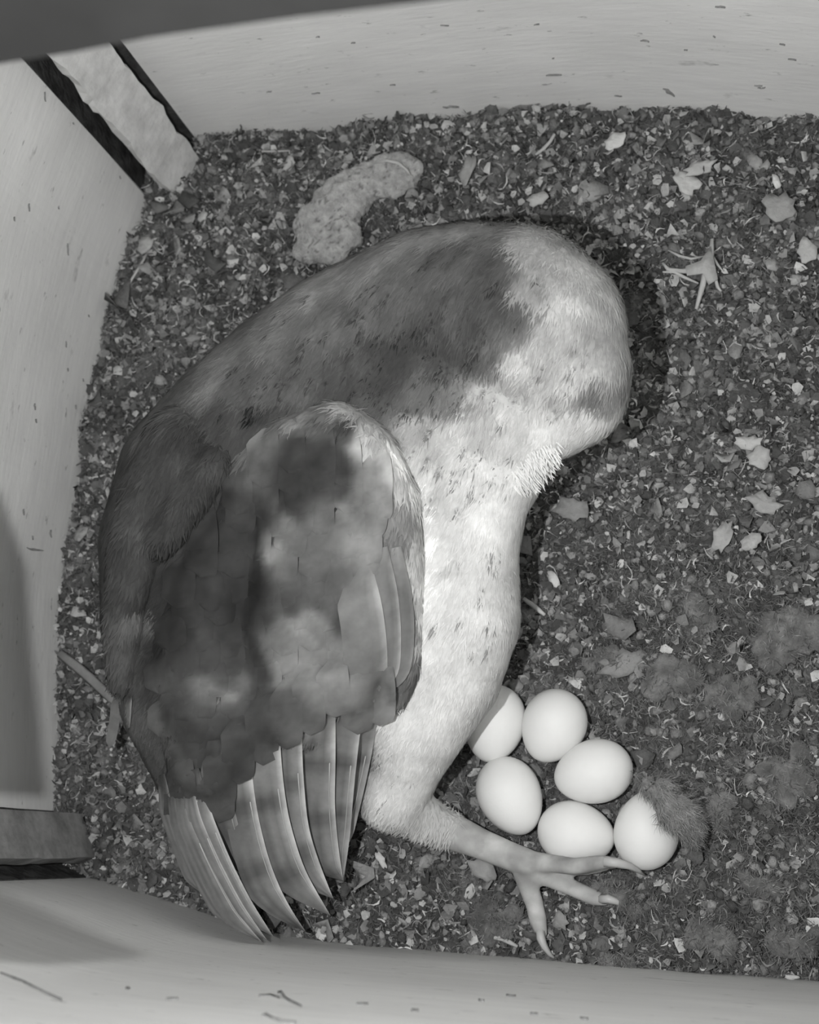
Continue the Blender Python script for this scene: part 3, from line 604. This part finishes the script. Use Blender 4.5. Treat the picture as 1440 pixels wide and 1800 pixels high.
spots = [(867, 966, 5), (872, 998, 6), (864, 990, 4), (848, 1040, 5), (845, 1050, 4), (768, 1100, 5), (858, 1096, 4), (856, 1106, 4), (870, 1105, 4), (862, 1134, 5), (856, 1148, 4), (833, 1146, 5), (812, 1088, 5), (900, 1040, 4), (899, 1135, 4), (880, 975, 3), (900, 985, 3), (858, 975, 5),
         (665, 1330, 3), (697, 1366, 3), (690, 1330, 3), (662, 1370, 2.5), (688, 1400, 2.5), (675, 1432, 3), (640, 1455, 2.5), (727, 1368, 3), (640, 1400, 2.5), (708, 1305, 3), (672, 1415, 2.5), (660, 1305, 3),
         (804, 900, 6), (804, 850, 6), (830, 875, 5), (848, 872, 5), (775, 825, 8), (797, 832, 6), (820, 818, 6), (838, 820, 5), (750, 810, 7), (925, 822, 4), (870, 840, 4), (850, 795, 4), (760, 880, 5), (875, 815, 4), (890, 840, 4), (905, 800, 4), (845, 780, 4), (815, 790, 5)]
for _ in range(170):
    x, y = random.gauss(700, 190), random.gauss(610, 95)
    spots.append((x, y, random.uniform(2.5, 6)))
def spotfield(tree):
    P = []; r = []
    for x, y, rr in spots:
        h, _ = hit(x, y, tree)
        if h is not None: P.append(tuple(h)); r.append(rr*.00026)
    P = np.array(P); r = np.array(r)
    def f(V):
        out = np.empty(len(V))
        for s in range(0, len(V), 10000):
            W_ = V[s:s+10000]; d = np.sqrt(((W_[:, None]-P[None])**2).sum(-1))/r; out[s:s+10000] = 1-.62*np.clip(1.5-d.min(1), 0, 1)
        return out
    return f
tf = tonefield(TONE, bvh); sf = spotfield(bvh)
cB = tf(VB)*sf(VB)
body = mesh_obj('body', VB, FB, M_plume, owl, col=cB)
FLOWD = np.array(at(400, 1300, .07)-at(900, 560, .13)); FLOWD /= np.linalg.norm(FLOWD)
FL2 = np.array(at(760, 1300, .05)-at(900, 760, .12)); FL2 /= np.linalg.norm(FL2)
def flow(p):
    q = np.array(at(800, 900, .1)); w = 1/(1+np.exp(-((p[:, 0]-q[0])*40+(p[:, 1]-q[1])*-12))); return FLOWD[None]*(1-w[:, None])+FL2[None]*w[:, None]
legd = np.array(at(760, 1440, .03))
notfoot = lambda p: (np.linalg.norm(p-np.array(at(960, 1530, .015)), axis=1) > .050)
o = fuzz_on('plumage', VB, FB, NB, 115000, .0058, .00042, M_plume, owl, lambda p, q: cB[q], flow=flow, lift=.16, region=notfoot); tag(o, kind='stuff')

# wing cushions: folded right wing and the edge of the left one
def cushion(spec, voxel=.0014, it=26):
    balls = []
    for ch in spec:
        for (a, b_) in zip(ch[:-1], ch[1:]):
            L = math.dist(a[:2], b_[:2]); n = max(2, int(L/(min(a[2], b_[2])*.3)))
            for k in range(n+1):
                t = k/n; x, y, r, lf = [a[i]*(1-t)+b_[i]*t for i in range(4)]; h, nn = hit(x, y)
                if h is None: continue
                if nn.dot(CAM-h) < 0: nn = -nn
                rr = r*.00025; v = (CAM-h).normalized(); balls.append((h-v*(rr-lf), rr))
    return blob_mesh(balls, voxel, it)
RW = [[(520, 790, 76, .014), (590, 765, 68, .014), (640, 800, 70, .013), (672, 880, 72, .012), (690, 980, 62, .011), (705, 1080, 48, .010), (712, 1170, 36, .009), (700, 1220, 28, .009)],
      [(470, 830, 80, .010), (440, 920, 100, .010), (390, 1020, 110, .010), (370, 1130, 115, .009), (380, 1250, 110, .009), (370, 1330, 85, .006)],
      [(560, 860, 110, .012), (560, 980, 120, .011), (540, 1100, 120, .011), (520, 1220, 110, .010)], [(640, 960, 80, .012), (630, 1100, 80, .011), (610, 1210, 55, .009)]]
LW = [[(330, 790, 90, .004), (290, 870, 85, .010), (240, 960, 55, .015), (222, 1050, 44, .015), (218, 1130, 38, .013), (215, 1190, 30, .010)], [(380, 810, 40, .004), (330, 880, 40, .012), (285, 950, 30, .015)]]
VW, FW = cushion(RW); NW = vnormals(VW, FW); VL, FL_ = cushion(LW, it=14); NL = vnormals(VL, FL_)
bw = BVHTree.FromPolygons([tuple(v) for v in VW], FW)
class Multi:
    def ray_cast(self, o, d):
        r = [t.ray_cast(o, d) for t in (bw, bvh)]; r = [q for q in r if q[0] is not None]
        return min(r, key=lambda q: q[3]) if r else (None, None, None, None)
tree2 = Multi()
wf = tonefield(WT, tree2); cW = wf(VW)
blw = BVHTree.FromPolygons([tuple(v) for v in VL], FL_); cL = tf(VL)
wing = mesh_obj('wing', VW, FW, M_plume, owl, col=cW); tag(wing, 'folded dark mottled right wing')
lwing = mesh_obj('wing', VL, FL_, M_plume, owl, col=cL); tag(lwing, 'far edge of the folded left wing')
FW_ = np.array(at(420, 1380, .06)-at(600, 760, .13)); FW_ /= np.linalg.norm(FW_)
wflow = lambda p: np.tile(FW_, (len(p), 1))
o = fuzz_on('plumage', VW, FW, NW, 26000, .0075, .0007, M_plume, wing, lambda p, q: cW[q], flow=wflow, lift=.12); tag(o, kind='stuff')
o = fuzz_on('plumage', VL, FL_, NL, 9000, .0075, .0006, M_plume, lwing, lambda p, q: cL[q], flow=wflow, lift=.14); tag(o, kind='stuff')

# individually built feathers
def feather(name, edge, width, parent, tonef, z0=None, z1=None, lift=.002, n=26, pale=.55, bars=0, bar_dark=.5, tip='round', camber=.0016, shaft=True, lbl=None, mode='left', palew=1):
    """edge: outer (leading) edge points root->tip in the photo; the vane runs to its left."""
    E = np.array(edge, float); d = np.r_[0, np.cumsum(np.linalg.norm(np.diff(E, axis=0), axis=1))]; s = np.linspace(0, d[-1], n)
    # smooth spline
    pe = np.stack([np.interp(s, d, E[:, k]) for k in range(2)], 1)
    for _ in range(6): pe[1:-1] = pe[1:-1]*.5+(pe[:-2]+pe[2:])*.25
    T = np.gradient(pe, axis=0); T /= np.linalg.norm(T, axis=1)[:, None]; Lf = np.stack([T[:, 1]*-1, T[:, 0]], 1)   # points to image left when heading down
    V = []; Cc = []; Fc = []; M_ = 7; lasth = None; shaftP = []
    for i in range(n):
        u = i/(n-1)
        if tip == 'round': w = width*min(1, .45+u*2.2)*math.sqrt(max(0, 1-max(0, (u-.80)/.20)**2.2))
        else: w = width*min(1, .5+u*2)*(1 if u < tip else max(0, 1-((u-tip)/(1-tip))**1.25))
        w = max(w, .8); off = (width-w)*.45 if tip == 'round' and u > .5 else 0
        for j in range(M_):
            v = j/(M_-1); x = pe[i, 0]+Lf[i, 0]*(off+w*v); y = pe[i, 1]+Lf[i, 1]*(off+w*v)
            if z0 is not None:
                if i == 0 and j == 0:
                    h, nn = hit(x, y, tree2); z0 = max(z0, h.z) if h is not None else z0
                z = z0+(z1-z0)*u; c = at(x, y, z); h, nn = hit(x, y, tree2)
                if h is not None and (CAM-h).length-lift < (CAM-c).length: c = h+(CAM-h).normalized()*lift
                elif u < .15 and h is not None: c = c.lerp(h, 1-u/.15)
            else:
                h, nn = hit(x, y, tree2)
                if h is None: h = at(x, y, lasth or .06)
                lasth = h.z; c = h+(CAM-h).normalized()*(lift*min(1, .1+u*3))
            prof = math.sin(math.pi*min(1, v*1.15+.12))*camber
            c = c+(CAM-c).normalized()*(prof+.0004*(j % 2)); V.append(c)
            t = tonef(u, v) if tonef else float(wf(np.array([tuple(c)]))[0])
            if u < .3:
                q_ = float(wf(np.array([tuple(c)]))[0]); t = q_+(t-q_)*u/.3
            if v < .02 and palew: t = max(t, t+(pale-t)*min(1, u/.2))
            elif v < .2 and palew and u > .1: t = t*.7+pale*.25
            if bars:
                ph = u*bars; t *= 1-bar_dark*max(0, math.sin(ph*2*math.pi))**2*(1 if v > .12 else .3)
            Cc.append(t*random.uniform(.94, 1.06))
            if j == 1: shaftP.append(c+(CAM-c).normalized()*.0003)
    for i in range(n-1):
        for j in range(M_-1): a = i*M_+j; Fc.append([a, a+1, a+M_+1, a+M_])
    V2 = [v-(CAM-v).normalized()*.0005 for v in V]; K = len(V)
    Fc += [[K+q for q in f[::-1]] for f in Fc]
    o = mesh_obj(name, V+V2, Fc, M_vane, parent, col=np.array(Cc+Cc))
    if lbl: tag(o, lbl)
    if shaft: strip('shaft', shaftP[int(n*.36)::2], .0003, .0003, M_shaft, o, taper=(1, 1, .8, .6, .3))
    return o
cst = lambda c: (lambda u, v: c)
# flight feathers, from the body side outwards (inner ones lie lowest)
for k, (nm, pts, w, z1, t, pl, br, tp) in enumerate([
    ('secondary_feather', [(668, 1235), (655, 1320), (638, 1400), (625, 1450), (617, 1500)], 60, .046, .26, .36, 3.2, 'round'),
    ('secondary_feather', [(640, 1235), (628, 1330), (620, 1410), (616, 1470), (604, 1546)], 58, .047, .24, .44, 3.6, .86),
    ('secondary_feather', [(590, 1225), (590, 1340), (588, 1420), (596, 1500), (604, 1548)], 62, .049, .27, .55, 3.4, .90),
    ('primary_feather', [(530, 1230), (532, 1350), (541, 1455), (562, 1520), (586, 1579)], 56, .051, .28, .6, 3.0, .84),
    ('primary_feather', [(490, 1250), (495, 1350), (506, 1435), (534, 1529), (581, 1609)], 66, .053, .26, .6, 3.0, .72),
    ('primary_feather', [(435, 1270), (442, 1350), (450, 1420), (472, 1512), (501, 1583), (537, 1637)], 58, .056, .23, .62, 3.4, .74),
    ('primary_feather', [(390, 1300), (397, 1360), (417, 1442), (432, 1500), (446, 1530), (460, 1552)], 50, .058, .22, .42, 2.6, .7),
    ('primary_feather', [(350, 1350), (368, 1420), (402, 1505), (440, 1582), (480, 1645)], 36, .061, .28, .55, 0, .8),
    ('primary_feather', [(335, 1360), (352, 1430), (387, 1515), (427, 1592), (470, 1653)], 30, .063, .26, .55, 0, .8),
    ('primary_feather', [(320, 1370), (337, 1440), (374, 1524), (414, 1602), (460, 1655)], 28, .065, .24, .5, 0, .8),
    ('primary_feather', [(305, 1370), (322, 1445), (354, 1524), (390, 1591), (430, 1638)], 24, .066, .22, .4, 0, .8),
    ('primary_feather', [(290, 1360), (306, 1432), (331, 1500), (350, 1545), (368, 1576)], 24, .067, .20, .34, 0, .8)]):
    feather(nm, pts, w, wing, (lambda t: (lambda u, v: t*.72*(1.12-.3*v+.16*math.sin(v*19+k*2+u*5))))(t), .06, z1, lift=.0015+.0007*k, pale=pl*.85, bars=br, bar_dark=.5, tip=tp)
# long coverts along the leading edge
feather('covert_feather', [(706, 960), (724, 1040), (730, 1110), (724, 1180), (700, 1220)], 40, wing, cst(.14), lift=.003, pale=.24, shaft=False)
feather('covert_feather', [(682, 960), (700, 1040), (706, 1110), (704, 1180), (690, 1214)], 40, wing, cst(.16), lift=.0045, pale=.40, shaft=False)
feather('covert_feather', [(650, 980), (672, 1060), (681, 1130), (682, 1200), (664, 1256)], 78, wing, cst(.15), lift=.0060, pale=.38, shaft=False)
# white rim of the wing bend
def ontree(x, y, lf):
    h, nn = hit(x, y, tree2); h = h or at(x, y, .08); return h+(CAM-h).normalized()*lf
# rows of small mottled coverts over the rest of the wing
for row, y in enumerate(range(790, 1440, 40)):
    xl = np.interp(y, [780, 900, 1000, 1180, 1300, 1440], [450, 385, 300, 262, 275, 320]); xr_ = np.interp(y, [780, 860, 960, 1060, 1200, 1290, 1440], [640, 675, 675, 650, 620, 560, 420])
    x = xl+22+(row % 2)*24
    while x < xr_:
        cx, cy = x+random.uniform(-9, 9), y+random.uniform(-9, 9); h, _ = hit(cx, cy, tree2)
        if h is not None:
            L = random.uniform(78, 98); k = random.uniform(.9, 1.1); wd = random.uniform(50, 60); sl = random.uniform(-5, 5)
            e = [(cx+wd*.40+sl, cy-L*.55), (cx+wd*.48, cy-L*.2), (cx+wd*.50, cy+L*.15), (cx+wd*.46-sl, cy+L*.42), (cx+wd*.36-sl, cy+L*.5)]
            feather('covert_feather', e, wd, wing, None, lift=.0012+.0001*(16-row)+random.uniform(0, .0005), n=11, palew=0, shaft=False, camber=.0006)
        x += 48
for k, (x, y) in enumerate([(668, 1225), (630, 1232), (588, 1225), (545, 1238), (505, 1262), (462, 1290), (420, 1325), (388, 1375), (385, 1410), (352, 1425), (318, 1405)]):
    feather('covert_feather', [(x+20, y-75), (x+27, y-30), (x+29, y+5), (x+28, y+32), (x+25, y+random.uniform(40, 62))], 58, wing, None, lift=.0095, n=12, palew=0, shaft=False, camber=.0006)
# pale-edged scapular line of the far wing and two loose feather tips
for pts, w, z0, z1, t in [([(212, 1215), (213, 1245), (209, 1280), (200, 1316)], 18, .075, .06, .26), ([(232, 1225), (231, 1250), (228, 1285)], 12, .075, .062, .20)]:
    feather('primary_feather', pts, w, lwing, cst(t), z0, z1, n=12, pale=t*1.2, shaft=False)
# tail, mostly under the wings
for k, (x, x2) in enumerate([(360, 400), (400, 450), (440, 505), (480, 550)]):
    feather('tail_feather', [(x+30, 1330), (x+45, 1420), (x2+10, 1500)], 48, owl, cst(.4), .052, .038, n=14, pale=.45, bars=3, tip='round', shaft=False)

# claws
def claw(pts, r):
    P = [at(x, y, z) for x, y, z in pts]; strip('claw', P, r, r, M_claw, owl, taper=(1, .9, .7, .45, .1))
claw([(1062, 1514, .030), (1085, 1517, .030), (1105, 1522, .026), (1122, 1530, .019), (1135, 1540, .012)], .0026)
claw([(1056, 1580, .010), (1070, 1580, .012), (1082, 1584, .012), (1094, 1590, .008), (1104, 1597, .003)], .0026)
claw([(949, 1632, .010), (951, 1650, .012), (957, 1664, .012), (966, 1677, .010), (981, 1688, .005)], .0026)
claw([(1064, 1522, .013), (1074, 1523, .012), (1082, 1526, .008)], .0018)

# face (turned away from the camera, down over the nest)
HCn = at(985, 665, .128); FD = Vector((.62, -.38, -.62)).normalized(); UPv = (Vector((0.1, 1, -.35))-FD*FD.dot(Vector((0.1, 1, -.35)))).normalized(); SD = FD.cross(UPv)
fc = HCn+FD*.016
V = []; Cc = []; Fc = []; n = 40; rings = 7
for k in range(rings):
    for a in range(n):
        t = 2*math.pi*a/n; hr = 1-.22*max(0, math.cos(t))**6+.05*abs(math.sin(t)); r = .024*hr*(k+.2)/(rings-1+.2)
        V.append(fc+SD*(r*math.sin(t))+UPv*(r*math.cos(t)*1.05)+FD*(.006+.004*(k/(rings-1))**2-.010*max(0, (k/(rings-1)))**8)); Cc.append(.8 if k < rings-1 else .55)
for k in range(rings-1):
    for a in range(n): b_ = (a+1) % n; Fc.append([k*n+a, k*n+b_, (k+1)*n+b_, (k+1)*n+a])
Fc.append(list(range(n))[::-1])
mesh_obj('facial_disc', V, Fc, M_plume, owl, col=np.array(Cc))
def sph(name, c, r, m, parent, sc=(1, 1, 1)):
    bm = bmesh.new(); bmesh.ops.create_uvsphere(bm, u_segments=20, v_segments=12, radius=r); me = bpy.data.meshes.new(name)
    for v in bm.verts: v.co = Vector((v.co.x*sc[0], v.co.y*sc[1], v.co.z*sc[2]))+c
    bm.to_mesh(me); bm.free(); me.materials.append(m); me.polygons.foreach_set('use_smooth', [True]*len(me.polygons)); o = bpy.data.objects.new(name, me); C.objects.link(o); o.parent = parent; o.matrix_parent_inverse = Matrix.Translation(-parent.location); return o
for s in (-1, 1): sph('eye', fc+SD*.009*s+UPv*.003+FD*.006, .0042, M_eye, owl)
bp = [fc+UPv*.004+FD*.006, fc-UPv*.002+FD*.013, fc-UPv*.008+FD*.016, fc-UPv*.013+FD*.015, fc-UPv*.016+FD*.012]
strip('beak', bp, .0028, .0035, M_beak, owl, taper=(1, 1, .8, .5, .1))
# chin ruff: the white fringe seen where the face meets the breast
V = []; Fc = []
for k in range(600):
    t = random.random(); x = 988-50*t+random.uniform(-30, 8); y = 818+55*t+random.uniform(-30, 6); h, nn = hit(x-12, y-14)
    if h is None: continue
    p = h; d = (at(x+random.uniform(-14, 30), y+random.uniform(10, 34), h.z-random.uniform(.002, .010))-h).normalized(); L = random.uniform(.002, .0065); s = d.cross(Vector((0, 0, 1))).normalized()*.00035
    a = len(V); V += [p-s, p+s, p+d*L*.6+s, p+d*L*.6-s, p+d*L]; Fc += [[a, a+1, a+2, a+3], [a+3, a+2, a+4]]
o = mesh_obj('ruff', V, Fc, M_plume, owl, col=np.full(len(V), .62)); tag(o, 'white fringe of the facial ruff', kind='stuff')
print('tris', sum(sum(len(p.vertices)-2 for p in o.data.polygons) for o in C.objects if o.type == 'MESH') if False else len(C.objects))
